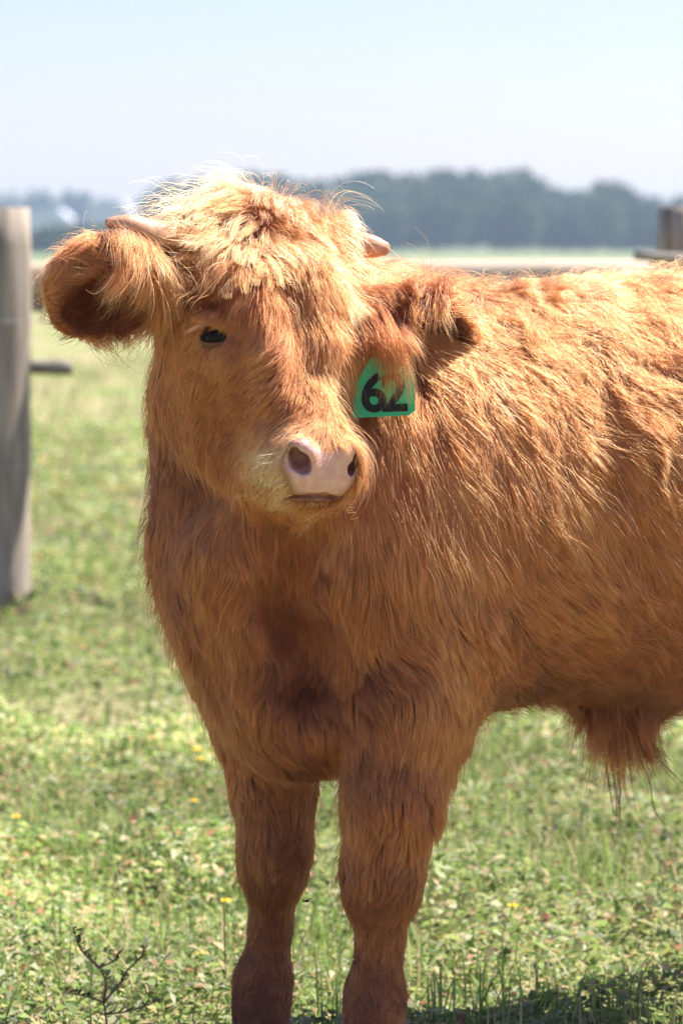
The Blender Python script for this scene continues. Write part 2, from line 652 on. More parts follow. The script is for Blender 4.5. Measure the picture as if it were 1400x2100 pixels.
def make_ear(base, tip, normal, rad, carve_off):
    ea = nrm(tip - base)
    en = nrm(np.asarray(normal, float) - ea * (np.asarray(normal) @ ea))
    es = np.cross(en, ea)
    if es[2] < 0:
        es = -es
    R = np.stack([ea, es, en])
    c = base + (tip - base) * .58
    ext = .14
    ax = [np.arange(c[i] - ext, c[i] + ext, .0034) for i in range(3)]
    f = Field(*ax)
    L = np.linalg.norm(tip - base)
    f.ell(c, (L * .50, rad[0], rad[1]), R, .01)
    f.cone(base, c, .026, .034, .03)
    f.ell(c + ea * carve_off[0] + es * carve_off[1] + en * carve_off[2], (L * .40, rad[0] * .74, rad[1] * 1.05), R, .012, 'sub')
    Ve, Qe = f.mesh()
    me = mesh_np('ear', Ve, Qe)
    for an in ('pink', 'pale'):
        me.attributes.new(an, 'FLOAT', 'POINT').data.foreach_set('value', np.zeros(len(Ve), np.float32))
    o = link('ear', me, M_skin, calf)
    EARS.append((f, Ve, Qe, R, c, o))


make_ear(A(335, 588, 3.50), A(120, 588, 3.43), (-.22, -.85, -.38), (.062, .042), (.004, -.012, .030))
make_ear(A(752, 655, 3.56), A(952, 700, 3.575), (.12, -.92, -.26), (.050, .038), (.016, -.004, .030))
print('calf meshes', len(V), round(time.time() - T0, 1))
#@@ENV
# ------------------------------------------------------------------ ground
def attr_mat(name, rough=.5, spec=.4, trans=.25, noise=.0):
    m, nt, b = material(name)
    at = nt.nodes.new('ShaderNodeAttribute')
    at.attribute_name = 'tint'
    b.inputs['Roughness'].default_value, b.inputs['Specular IOR Level'].default_value = rough, spec
    nt.links.new(at.outputs['Color'], b.inputs['Base Color'])
    if trans:
        tr = nt.nodes.new('ShaderNodeBsdfTranslucent')
        mx = nt.nodes.new('ShaderNodeMixShader')
        mx.inputs[0].default_value = trans
        nt.links.new(at.outputs['Color'], tr.inputs[0])
        nt.links.new(b.outputs[0], mx.inputs[1])
        nt.links.new(tr.outputs[0], mx.inputs[2])
        nt.links.new(mx.outputs[0], nt.nodes['Material Output'].inputs[0])
    return m


m, nt, b = material('pasture_ground')
b.inputs['Roughness'].default_value, b.inputs['Specular IOR Level'].default_value = .9, .1
tc = nt.nodes.new('ShaderNodeTexCoord')
n1, n2, n3 = (nt.nodes.new('ShaderNodeTexNoise') for _ in range(3))
n1.inputs['Scale'].default_value, n1.inputs['Detail'].default_value = 1.1, 6
n2.inputs['Scale'].default_value, n2.inputs['Detail'].default_value = 28, 6
n3.inputs['Scale'].default_value, n3.inputs['Detail'].default_value = .02, 5
for n_ in (n1, n2, n3):
    nt.links.new(tc.outputs['Object'], n_.inputs['Vector'])
near_c = mixc(nt, ramp(nt, (0, 0, 0), (1, 1, 1), n1.outputs[0], .4, .62), ramp(nt, (.135, .165, .05), (.24, .265, .10), n2.outputs[0]), ramp(nt, (.22, .20, .10), (.33, .275, .165), n2.outputs[0]))
far_c = ramp(nt, (.14, .18, .09), (.20, .23, .12), n3.outputs[0], .35, .65)
sx = nt.nodes.new('ShaderNodeSeparateXYZ')
nt.links.new(tc.outputs['Object'], sx.inputs[0])
mr = nt.nodes.new('ShaderNodeMapRange')
mr.inputs[1].default_value, mr.inputs[2].default_value = 40, 90
nt.links.new(sx.outputs[1], mr.inputs[0])
nt.links.new(mixc(nt, mr.outputs[0], near_c, far_c), b.inputs['Base Color'])
gx = np.concatenate([-np.geomspace(3500, 4, 26), np.linspace(-3.5, 3.5, 60), np.geomspace(4, 3500, 26)])
gy = np.concatenate([-np.geomspace(60, 1, 10), np.linspace(1.2, 20, 150), np.geomspace(21, 6000, 40)])
GX, GY = np.meshgrid(gx, gy, indexing='ij')


def gz(x, y):
    """gentle unevenness of the pasture"""
    h = .022 * np.sin(x * 2.1 + 1.3 * np.sin(y * 1.1)) * np.sin(y * 1.7 + .6) + .012 * np.sin(x * 6.3 + 2) * np.sin(y * 5.1)
    return h * np.clip((y - 3.9) / .8, 0, 1) * np.clip((60 - y) / 40, 0, 1) - .004


GV = np.stack([GX, GY, gz(GX, GY)], -1).reshape(-1, 3)
ii, jj = np.meshgrid(np.arange(len(gx) - 1), np.arange(len(gy) - 1), indexing='ij')
k0 = (ii * len(gy) + jj).ravel()
tag(link('pasture', mesh_np('pasture', GV, np.stack([k0, k0 + len(gy), k0 + len(gy) + 1, k0 + 1], 1)), m), kind='structure')


def tinted(name, V, Q, col, mat, parent=None):
    me = mesh_np(name, V, Q)
    me.attributes.new('tint', 'FLOAT_COLOR', 'POINT').data.foreach_set('color', np.concatenate([col, np.ones((len(col), 1))], 1).astype(np.float32).ravel())
    return link(name, me, mat, parent, smooth=False)


def pick(cols, n, wts):
    c = np.array(cols)[rng.choice(len(cols), n, p=np.array(wts) / sum(wts))]
    return c * rng.uniform(.75, 1.25, (n, 1))


def wedge(n, y0, y1, margin):
    """random ground spots inside the view and a little to each side"""
    y = np.sqrt(rng.uniform(y0 ** 2, y1 ** 2, n))
    x = rng.uniform(-1, 1, n) * (.112 * y + margin)
    return x, y


M_leaf = attr_mat('weed_leaf', .6, .35, .48)
greens = [(.105, .16, .035), (.165, .215, .06), (.058, .10, .028), (.24, .25, .09), (.28, .29, .18), (.36, .28, .16), (.30, .14, .085)]
gw = [4.5, 5, 2.5, 3.8, 4.4, 2.2, .7]
Vs, Cs = [], []
for y0, y1, mg, dens_, sz in ((3.3, 6.0, .75, 26000, 1.0), (6.0, 9.5, 1.0, 10000, 1.35), (9.5, 17, 1.6, 3400, 2.1)):
    area = (y1 - y0) * 2 * (.112 * (y0 + y1) / 2 + mg)
    n = int(area * dens_)
    x, y = wedge(n, y0, y1, mg)
    bush = np.clip(.55 + .5 * wobble(np.stack([x, y, 0 * x], 1), .10, 5), .08, 1.6)
    patch = wobble(np.stack([x, y, 0 * x], 1), .28, 6)
    keep = rng.random(n) < np.clip(.75 + .3 * patch, .25, 1)
    x, y, bush, patch = x[keep], y[keep], bush[keep], patch[keep]
    n = len(x)
    z = gz(x, y) + rng.random(n) ** .8 * .062 * bush + .004
    l = rng.uniform(.008, .022, n) * sz * np.clip(rng.lognormal(0, .25, n), .6, 1.9)
    w = l * rng.uniform(.34, .60, n)
    a, pt, rl = rng.uniform(0, 6.28, n), rng.normal(.25, .42, n), rng.normal(0, .45, n)
    d = np.stack([np.cos(a) * np.cos(pt), np.sin(a) * np.cos(pt), np.sin(pt)], 1)
    s = np.stack([-np.sin(a), np.cos(a), 0 * a], 1)
    u = np.cross(d, s)
    s2 = s * np.cos(rl)[:, None] + u * np.sin(rl)[:, None]
    u2 = np.cross(d, s2)
    c = np.stack([x, y, z], 1)
    L, Wd = l[:, None], w[:, None]
    Vs.append(np.stack([c - d * L * .5, c + s2 * Wd * .5 + u2 * Wd * .18, c + d * L * .5 - np.array([0, 0, 1]) * L * .12, c - s2 * Wd * .5 + u2 * Wd * .18], 1).reshape(-1, 3))
    col = 1.6 * pick(greens, n, gw) * np.clip(1 + .22 * patch, .6, 1.5)[:, None]
    Cs.append(np.repeat(col, 4, 0))
V_, C_ = np.concatenate(Vs), np.concatenate(Cs)
tag(tinted('ground_weeds', V_, np.arange(len(V_)).reshape(-1, 4), C_, M_leaf), kind='stuff')


def blades(n, y0, y1, mg, h0, h1, wd, cols, wts, lean=.5):
    x, y = wedge(n, y0, y1, mg)
    patch = wobble(np.stack([x, y, 0 * x], 1), .16, 8)
    keep = rng.random(n) < np.clip(.5 + .5 * patch, .06, 1)
    x, y = x[keep], y[keep]
    n = len(x)
    h = rng.uniform(h0, h1, n)
    a = rng.uniform(0, 6.28, n)
    le = np.abs(rng.normal(0, lean, n))
    base = np.stack([x, y, gz(x, y)], 1)
    dirh = np.stack([np.cos(a), np.sin(a), 0 * a], 1)
    side = np.stack([-np.sin(a), np.cos(a), 0 * a], 1) * (wd * rng.uniform(.6, 1.3, n))[:, None]
    lv = []
    for t, ww in ((0, .8), (.4, 1), (.75, .7), (1, .12)):
        c = base + dirh * (h * le * t ** 2)[:, None] + np.array([0, 0, 1]) * (h * t * (1 - .25 * le * t))[:, None]
        lv += [c - side * ww / 2, c + side * ww / 2]
    V = np.stack(lv, 1).reshape(-1, 3)
    k = np.arange(n)[:, None] * 8
    Q = np.concatenate([k + np.array([0, 1, 3, 2]), k + np.array([2, 3, 5, 4]), k + np.array([4, 5, 7, 6])], 0)
    return V, Q, np.repeat(pick(cols, n, wts), 8, 0)


def join(parts):
    V, Q, C, o = [], [], [], 0
    for v, q, c in parts:
        V.append(v), Q.append(q + o), C.append(c)
        o += len(v)
    return np.concatenate(V), np.concatenate(Q), np.concatenate(C)


gc = [(.17, .26, .06), (.24, .32, .09), (.36, .35, .15), (.50, .41, .23)]
V_, Q_, C_ = join([blades(17000, 3.3, 6, .75, .03, .095, .0030, gc, [4, 4, 2, .8]), blades(16000, 6, 10, 1.0, .04, .10, .0040, gc, [3, 4, 3, 1.4]),
                   blades(16000, 10, 26, 1.8, .05, .13, .009, gc, [2, 3, 4, 2.6])])
tag(tinted('grass', V_, Q_, C_, M_leaf), kind='stuff')
dc = [(.42, .33, .19), (.34, .21, .12), (.45, .40, .26), (.25, .28, .10)]
V_, Q_, C_ = join([blades(420, 3.5, 6.5, .4, .07, .17, .0020, dc, [3, 2, 2, 2], .35), blades(900, 6.5, 12, .5, .08, .2, .0034, dc, [3, 2, 3, 1], .35), blades(1600, 12, 26, .7, .08, .22, .008, dc, [3, 2, 3, 1], .4)])
tag(tinted('dry_stalks', V_, Q_, C_, attr_mat('dry_stalk', .7, .2, .2)), kind='stuff')
print('ground', round(time.time() - T0, 1))

# ------------------------------------------------------------------ flowers and the tall weed
M_yel = simple('yellow_petal', (.80, .52, .02), .5, .3)
M_pnk = simple('pink_petal', (.62, .24, .27), .6, .2, .25, 200)
M_stem = simple('green_stem', (.12, .20, .05), .6, .2, .3, 80)


def ground_at(px, py):
    """spot on the ground seen at a pixel"""
    t = (py - HORIZON)
    Y = FPX * CAM_H / t
    return np.array([(px - 700) / FPX * Y, Y, float(gz(np.array((px - 700) / FPX * Y), np.array(Y)))])


petal_me = head_me = None


def flower(px, py, label, r=.009, h=.05, kind='yellow'):
    Y = (FPX * (CAM_H - h)) / (py - HORIZON)
    x = (px - 700) / FPX * Y
    z = float(gz(np.array(x), np.array(Y)))
    o = empty('yellow_flower' if kind == 'yellow' else 'pink_clover', (x, Y, z))
    tag(o, label, 'flower', 'yellow flowers in the pasture' if kind == 'yellow' else 'pink clover heads in the pasture')
    c = np.array([x, Y, z])
    lean = rng.normal(0, .006, 2)
    P = smooth_path([c, c + np.array([lean[0], lean[1], h * .6]), c + np.array([lean[0] * 1.5, lean[1] * 1.5, h])], 4)
    Vv, Ff = tube(P, np.full(len(P), .0011), 5)
    link('stem', mesh_py('stem', Vv, Ff), M_stem, o)
    if kind == 'yellow':
        for k in range(6):
            a = k * math.pi / 3 + .3
            d, s = np.array([math.cos(a), math.sin(a), .35]), np.array([-math.sin(a), math.cos(a), 0])
            Vv = [P[-1], P[-1] + d * r * .6 + s * r * .42, P[-1] + d * r * 1.05 + s * r * .25, P[-1] + d * r * 1.05 - s * r * .25, P[-1] + d * r * .6 - s * r * .42]
            link('petal', mesh_py('petal', Vv, [(0, 1, 2, 3, 4)]), M_yel, o)
        Vv, Ff = ball(P[-1] + UZ * .002, r * .3, np.array([1., 0, 0]), np.array([0, 1., 0]), UZ, nu=8, nv=5)
        link('flower_centre', mesh_py('flower_centre', Vv, Ff), M_yel, o)
    else:
        Vv, Ff = [], []
        for k in range(40):
            d = nrm(rng.normal(size=3) + np.array([0, 0, .5]))
            s = nrm(np.cross(d, [.3, .5, .8]))
            q = len(Vv)
            Vv += [P[-1] + d * r * .3 - s * r * .14, P[-1] + d * r * .3 + s * r * .14, P[-1] + d * r * .95 + s * r * .08, P[-1] + d * r * .95 - s * r * .08]
            Ff.append((q, q + 1, q + 2, q + 3))
        link('flower_head', mesh_py('flower_head', Vv, Ff), M_pnk, o)
    return o


for px, py, lb in ((400, 1546, 'yellow flower left of the calf, upper of the pair just below its chest line'),
                   (406, 1571, 'yellow flower left of the calf, lower of the close pair below its chest'),
                   (403, 1650, 'lone yellow flower below the close pair, left of the left foreleg'),
                   (15, 1672, 'yellow flower at the far left edge of the photo'),
                   (482, 1772, 'yellow flower touching the outer edge of the left foreleg near its knee'),
                   (479, 1833, 'small yellow flower just below the knee beside the left foreleg'),
                   (376, 1961, 'yellow flower low in the weeds between tall weed and left foreleg'),
                   (1026, 1860, 'lone yellow flower in the weeds right of the right foreleg')):
    flower(px, py, lb, .0085 if py > 1600 else .0105)
for px, py, lb in ((1392, 1870, 'pale pink clover head near the right edge of the photo'),
                   (1118, 1880, 'pale pink clover head right of the lone yellow flower'),
                   (355, 1672, 'reddish pink clover head left of the lone yellow flower')):
    flower(px, py, lb, .008, .045, 'pink')

M_weed = simple('reddish_weed_stem', (.32, .17, .10), .6, .25, .35, 60)
g0 = ground_at(222, 2170)
weed = empty('weed_plant', tuple(g0))
tag(weed, 'tall branching weed with reddish brown stems in the lower left foreground', 'weed')
lv, lq, lc = [], [], []


def weed_branch(p, q, r0):
    mid = (p + q) / 2 + rng.normal(0, .006, 3)
    P = smooth_path([p, mid, q], 8)
    Vv, Ff = tube(P, .75 * np.linspace(r0, r0 * .4, len(P)), 6)
    link('branch', mesh_py('branch', Vv, Ff), M_weed, weed)
    for i in range(4, len(P), 1):
        for _ in range(2):
            a = rng.uniform(0, 6.28)
            d = nrm([math.cos(a), math.sin(a), rng.uniform(.2, .9)])
            s = nrm(np.cross(d, [.2, .3, .9]))
            l, w = rng.uniform(.008, .017), .35
            o = len(lv)
            lv.extend([P[i], P[i] + d * l * .5 + s * l * w * .5, P[i] + d * l, P[i] + d * l * .5 - s * l * w * .5])
            lq.append((o, o + 1, o + 2, o + 3))
            lc.extend([np.array(greens[rng.integers(0, 5)])] * 4)


Yw = g0[1]
j1 = A(213, 2055, Yw)
weed_branch(g0, j1, .0034)
j2 = A(232, 2010, Yw)
weed_branch(j1, A(205, 1985, Yw - .02), .0026)
weed_branch(A(205, 1985, Yw - .02), A(150, 1905, Yw), .0022)
weed_branch(j1, A(262, 1990, Yw + .02), .0024)
weed_branch(A(262, 1990, Yw + .02), A(300, 1935, Yw + .03), .0018)
weed_branch(A(205, 1985, Yw - .02), A(212, 1950, Yw - .02), .0016)
weed_branch(j1, A(130, 2035, Yw - .03), .0020)
weed_branch(A(213, 2080, Yw), A(330, 2050, Yw - .02), .0022)
tinted('leaves', np.array(lv), np.array(lq), np.array(lc), M_leaf, weed)['kind'] = 'stuff'

# ------------------------------------------------------------------ fence
M_post = simple('weathered_post', (.27, .225, .185), .85, .15, .5, 9, .6)
M_rail = simple('sunbleached_rail', (.46, .37, .29), .8, .15, .25, 14, .3)
M_dark = simple('dark_weathered_wood', (.055, .05, .047), .8, .2, .3, 20)
M_brown = simple('brown_weathered_wood', (.22, .195, .165), .8, .15, .3, 20)
M_wire = simple('fence_wire', (.42, .42, .40), .35, .6)
for mm in (M_post, M_rail):          # stretch the grain along the timber
    nt = mm.node_tree
    tcn = next(n for n in nt.nodes if n.type == 'TEX_COORD')
    no = next(n for n in nt.nodes if n.type == 'TEX_NOISE')
    mp = nt.nodes.new('ShaderNodeMapping')
    mp.inputs['Scale'].default_value = (4, 4, .35) if mm is M_post else (.3, 4, 4)
    nt.links.new(tcn.outputs['Object'], mp.inputs[0])
    nt.links.new(mp.outputs[0], no.inputs['Vector'])
YF = 8.45
fence = empty('wooden_fence', (0, YF, 0))
tag(fence, 'weathered round post and rail fence across the pasture behind the calf', 'fence')


def pole(name, p, q, r, mat, parent, n=14, rough=.03):
    p, q = np.asarray(p, float), np.asarray(q, float)
    P = np.linspace(p, q, 12)
    rr = r * (1 + rough * np.sin(np.arange(12) * 1.7)) * np.linspace(1.03, .97, 12)
    rr[-1] *= .93
    Vv, Ff = tube(P, rr, n)
    return link(name, mesh_py(name, Vv, Ff), mat, parent)


spacing = 1.92
for k in (-2, -1, 0, 1, 2, 3):
    x = .006 + spacing * k - .008
    top = 1.10 if k in (0, 1) else 1.08
    xo = (-.98 + spacing * k)
    yy = YF + (.35 if k == 1 else 0)
    xo += {0: .045, 1: .035}.get(k, 0)
    pole('post', (xo + (-.02 if k == 0 else 0), yy, -.05), (xo, yy, top if k != 1 else 1.105), .092 if k == 0 else .08, M_post, fence)
for k in range(-2, 3):
    xa, xb = -.98 + spacing * k, -.98 + spacing * (k + 1)
    za, zb = .897, .912
    pole('rail', (xa + .02, YF + .09, za if k == 0 else .88), (xb - .02, YF + .12, zb if k == 0 else .88), .048, M_rail, fence)
    pole('rail', (xa + .02, YF + .09, .665), (xa + .23, YF + .12, .655), .022, M_brown, fence)
    pole('stub', (xa + .02, YF + .09, .835), (xa + .16, YF + .09, .83), .020, M_brown, fence)  # short stub added in place of the shaded underside of the top rail
for z in (.80, .40):
    Vv, Ff = tube([(-5, YF - .09, z), (-.98, YF - .09, z - .01), (.94, YF - .09, z), (5, YF - .09, z)], [.0016] * 4, 6)
    link('wire', mesh_py('wire', Vv, Ff), M_wire, fence)
# dark short rail end bolted across the right post
pole('rail', A(1300, 524, YF - .12), A(1500, 540, YF - .1), .012, M_brown, fence)
pole('stub', A(1335, 535, YF + .05), A(1500, 535, YF + .05), .022, M_brown, fence)

# ------------------------------------------------------------------ far wood and farm buildings
M_far = attr_mat('far_foliage', .8, .1, .15)


def wood(name, contour, Y0, Y1, n, leaf, kind='stuff'):
    cx, cyy = np.array(contour).T
    Vw, Cw = [], []
    for i in range(n):
        px = rng.uniform(cx[0], cx[-1])
        f = (i % 3) / 2
        Y = Y0 + (Y1 - Y0) * f + rng.uniform(-8, 8)
        topz = CAM_H + (HORIZON - np.interp(px, cx, cyy)) * Y / FPX
        topz *= (.62, .85, 1.0)[i % 3] * rng.uniform(.93, 1.02)
        r = min(topz, 8) * rng.uniform(.16, .30)
        x = (px - 700) / FPX * Y
        m_ = 150
        d = rng.normal(size=(m_, 3))
        d /= np.linalg.norm(d, axis=1, keepdims=True)
        rad = np.minimum(rng.uniform(.55, 1.0, (m_, 1)) * (1 + .18 * wobble(d, .35, 100 + i)[:, None]), 1.04)
        c = np.array([x, Y, topz * .56]) + d * rad * np.array([r, r, topz * .46])
        t1 = rng.normal(size=(m_, 3))
        t1 /= np.linalg.norm(t1, axis=1, keepdims=True)
        t2 = np.cross(t1, rng.normal(size=(m_, 3)))
        t2 /= np.linalg.norm(t2, axis=1, keepdims=True)
        s = leaf * rng.uniform(.6, 1.4, (m_, 1))
        Vw.append(np.stack([c - t1 * s, c + t2 * s * .7, c + t1 * s, c - t2 * s * .7], 1).reshape(-1, 3))
        Cw.append(np.repeat(np.array([.046, .088, .034]) * rng.uniform(.5, 1.5) * rng.uniform(.8, 1.2, (m_, 1)) * np.array([rng.uniform(.8, 1.35), 1, 1]), 4, 0))
    V, C = np.concatenate(Vw), np.concatenate(Cw)
    return tag(tinted(name, V, np.arange(len(V)).reshape(-1, 4), C, M_far), kind=kind)


wood('distant_wood', [(-300, 392), (150, 390), (235, 396), (270, 374), (315, 386), (400, 372), (520, 362), (620, 368), (760, 360), (850, 362), (930, 348), (1010, 356), (1080, 346), (1110, 380), (1150, 404), (1190, 392), (1235, 368), (1280, 388), (1320, 408), (1400, 410), (1800, 395), (2400, 385), (3000, 398)][4:], 395, 440, 1500, .7)
wood('far_treeline', [(-2000, 396), (-1200, 385), (-500, 400), (-100, 392), (60, 391), (135, 391), (190, 404), (260, 402), (330, 400)], 690, 740, 300, 1.1)
wood('hedge', [(-300, 478), (0, 474), (120, 470), (200, 462), (260, 466), (420, 470)], 330, 345, 130, .7)
M_white = simple('white_wall', (.56, .55, .56), .7, .2, .06, 2)
M_roof = simple('pale_roof', (.46, .46, .50), .6, .3, .1, 2)
M_door = simple('grey_door', (.20, .21, .23), .6, .3)
for px, py, w, hgt, lb in ((98, 428, 7.5, 4.6, 'long white farm building left, beside the fence post, far off'), (228, 412, 7.5, 5.4, 'taller white farm building behind the left horn, far off')):
    Y = 520
    z1 = CAM_H + (HORIZON - py) * Y / FPX
    x = (px - 700) / FPX * Y
    o = empty('farm_building', (x, Y, 0))
    tag(o, lb, 'building', 'white farm buildings on the skyline')
    e = z1 * .72

    def pris(name, pts, y0, y1, mat):
        n = len(pts)
        Vv = [(p[0] + x, Y + y0, p[1]) for p in pts] + [(p[0] + x, Y + y1, p[1]) for p in pts]
        Ff = [tuple(range(n))[::-1], tuple(range(n, 2 * n))] + [(i, (i + 1) % n, n + (i + 1) % n, n + i) for i in range(n)]
        ob = link(name, mesh_py(name, Vv, Ff), mat, o, smooth=False)
        return ob
    pris('wall', [(-w / 2, 0), (w / 2, 0), (w / 2, e), (-w / 2, e)], 0, 14, M_white)
    pris('roof', [(-w / 2 - .3, e + .01), (w / 2 + .3, e + .01), (w * .25, z1), (-w * .25, z1)], -.3, 14.3, M_roof)
    pris('door', [(-1.2, 0), (1.2, 0), (1.2, 2.8), (-1.2, 2.8)], -.06, -.003, M_door)
print('far', round(time.time() - T0, 1))

# ------------------------------------------------------------------ ear tag and fly
M_tag = simple('green_tag_plastic', (.015, .36, .17), .35, .45, .06, 60)
M_ink = simple('black_ink', (.012, .012, .016), .6, .2)
TY = min(3.555, float(fld.hit(795, 800)[1]) - .03, float(fld.hit(740, 850)[1]) - .03)
print('tag', TY)
tg = empty('ear_tag', tuple(A(795, 760, TY)))
tag(tg, 'green plastic ear tag numbered 62 hanging below the ear on the right', 'ear tag')
poly_t = [(724, 857), (838, 852), (851, 842), (850, 775), (836, 742), (800, 722), (760, 735), (735, 775), (722, 800)]
F_ = [A(*p, TY) for p in poly_t]
n_t = np.array([0, -1., 0])
Vv = [p for p in F_] + [p - n_t * .0018 for p in F_]
k = len(F_)
Ff = [tuple(range(k)), tuple(range(k, 2 * k))[::-1]] + [(i, k + i, k + (i + 1) % k, (i + 1) % k) for i in range(k)]
pl = link('tag_plate', mesh_py('tag_plate', Vv, Ff), M_tag, tg, smooth=False)
Vv, Ff = tube([A(800, 745, TY) + n_t * .004, A(800, 745, TY) - n_t * .02], [.006, .006], 12)
link('pin', mesh_py('pin', Vv, Ff), M_tag, tg)
for ch, px, py, sz in (('6', 740, 843, .043), ('2', 783, 842, .043)):
    cu = bpy.data.curves.new('digit', 'FONT')
    cu.body, cu.size, cu.offset, cu.extrude = ch, sz * 1.38, .0016, .0003
    tmp = bpy.data.objects.new('digit', cu)
    COL.objects.link(tmp)
    bpy.context.view_layer.update()
    me = bpy.data.meshes.new_from_object(tmp.evaluated_get(bpy.context.evaluated_depsgraph_get()))
    bpy.data.objects.remove(tmp)
    X = nrm([1, 0, .03])
    Zt = nrm(np.cross(n_t, X) * -1)
    if Zt[2] < 0:
        Zt = -Zt
    co = np.zeros(len(me.vertices) * 3, np.float32)
    me.vertices.foreach_get('co', co)
    co = co.reshape(-1, 3)
    w3 = A(px, py, TY) + n_t * .0006 + co[:, :1] * X + co[:, 1:2] * Zt + co[:, 2:] * n_t
    me.vertices.foreach_set('co', w3.astype(np.float32).ravel())
    me.update()
    link('digit', me, M_ink, tg, smooth=False)

M_fly = simple('fly_black', (.02, .018, .016), .4, .4)
M_wing = simple('fly_wing', (.25, .25, .24), .3, .5)
fp = A(629, 1848, 3.56)
fly = empty('fly', tuple(fp))
tag(fly, 'small black fly in the air between the two forelegs', 'fly')
X, Yv = np.array([1., 0, .1]), np.array([0, 1., 0])
for name, off, r in (('body', 0, (.0032, .0016)), ('head', -.0038, (.0013, .0013))):
    Vv, Ff = ball(np.zeros(3), 1.0, X, Yv, UZ, nu=10, nv=7)
    Vv = [fp + np.array([off, 0, 0]) + v * np.array([r[0], r[1], r[1]]) for v in Vv]
    link(name, mesh_py(name, Vv, Ff), M_fly, fly)
for s in (-1, 1):
    b0 = fp + np.array([.0, s * .001, .0014])
    link('wing', mesh_py('wing', [b0, b0 + np.array([.003, s * .0035, .001]), b0 + np.array([.0065, s * .003, .0008]), b0 + np.array([.005, s * .0004, .0004])], [(0, 1, 2, 3)]), M_wing, fly)
#@@HAIR
# ------------------------------------------------------------------ hair: every strand is a real curve
def hair_material(name):
    m = bpy.data.materials.new(name)
    m.use_nodes = True
    nt = m.node_tree
    nt.nodes.clear()
    out = nt.nodes.new('ShaderNodeOutputMaterial')
    h = nt.nodes.new('ShaderNodeBsdfHairPrincipled')
    h.model = 'CHIANG'
    h.parametrization = 'COLOR'
    h.inputs['Roughness'].default_value = .64
    h.inputs['Radial Roughness'].default_value = .85
    h.inputs['Coat'].default_value = .0
    h.inputs['Random Roughness'].default_value = .2
    at = nt.nodes.new('ShaderNodeAttribute')
    at.attribute_name = 'tint'
    hi = nt.nodes.new('ShaderNodeHairInfo')
    hs = nt.nodes.new('ShaderNodeHueSaturation')
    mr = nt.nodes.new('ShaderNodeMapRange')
    mr.inputs['To Min'].default_value, mr.inputs['To Max'].default_value = .50, 1.30     # root to tip; roots also darkened for the shade deep in the coat
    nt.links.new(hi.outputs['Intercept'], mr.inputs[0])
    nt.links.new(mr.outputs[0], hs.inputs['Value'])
    nt.links.new(at.outputs['Color'], hs.inputs['Color'])
    nt.links.new(hs.outputs[0], h.inputs['Color'])
    nt.links.new(h.outputs[0], out.inputs[0])
    return m


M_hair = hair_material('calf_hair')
TONES = np.array([(.032, .0075, .003), (.115, .030, .011), (.235, .066, .021), (.385, .128, .043), (.62, .33, .165)])


def tint(t):
    t = np.clip(t, 0, 3.999)
    i = t.astype(int)
    f = (t - i)[:, None]
    return TONES[i] * (1 - f) + TONES[i + 1] * f


def curves_object(name, P, rad, col, parent, mat=None):
    """P: strands x points x 3"""
    n, k = P.shape[:2]
    cu = bpy.data.hair_curves.new(name)
    cu.add_curves([k] * n)
    cu.points.foreach_set('position', np.ascontiguousarray(P, np.float32).ravel())
    prof = np.array([1 - .8 * (i / (k - 1)) ** 1.6 for i in range(k)])
    rr = (np.broadcast_to(np.asarray(rad, float), (n,))[:, None] * prof[None]).astype(np.float32)
    (cu.attributes.get('radius') or cu.attributes.new('radius', 'FLOAT', 'POINT')).data.foreach_set('value', rr.ravel())
    cc = np.concatenate([col, np.ones((n, 1))], 1).astype(np.float32)
    cu.attributes.new('tint', 'FLOAT_COLOR', 'CURVE').data.foreach_set('color', cc.ravel())
    cu.materials.append(mat or M_hair)
    o = bpy.data.objects.new(name, cu)
    COL.objects.link(o)
    o.parent = parent
    root = parent if parent.parent is None else parent.parent
    o.matrix_parent_inverse = Matrix.Translation(-Vector(root.matrix_basis.translation)) if parent.parent is None else Matrix.Identity(4)
    return o


def scatter(Vv, Qq, dens):
    """roots on a quad mesh; dens: strands per square metre for each face"""
    a, b_, c, d = (Vv[Qq[:, i]] for i in range(4))
    area = .5 * np.linalg.norm(np.cross(c - a, d - b_), axis=1)
    w = area * dens * FUR
    n = rng.poisson(w)
    fi = np.repeat(np.arange(len(Qq)), n)
    u, v = rng.random((2, len(fi), 1))
    return (a[fi] * (1 - u) + b_[fi] * u) * (1 - v) + (d[fi] * (1 - u) + c[fi] * u) * v


def nearest(P, C):
    kd = KDTree(len(C))
    for i, c in enumerate(C.tolist()):
        kd.insert(c, i)
    kd.balance()
    return np.fromiter((kd.find(p)[1] for p in P.tolist()), np.int64, len(P))


def comb(P, CP):
    """blend control rows (x y z  dx dy dz  len lift tone wave sigma) at points P"""
    CP = np.asarray(CP, float)
    out = np.zeros((len(P), CP.shape[1] - 4))
    for s in range(0, len(P), 40000):
        q = P[s:s + 40000]
        d2 = ((q[:, None] - CP[None, :, :3]) ** 2).sum(2) / CP[None, :, 10] ** 2
        w = np.exp(-.5 * (d2 - d2.min(1, keepdims=True)))
        w /= w.sum(1, keepdims=True)
        out[s:s + 40000] = w @ CP[:, 3:10]
    return out


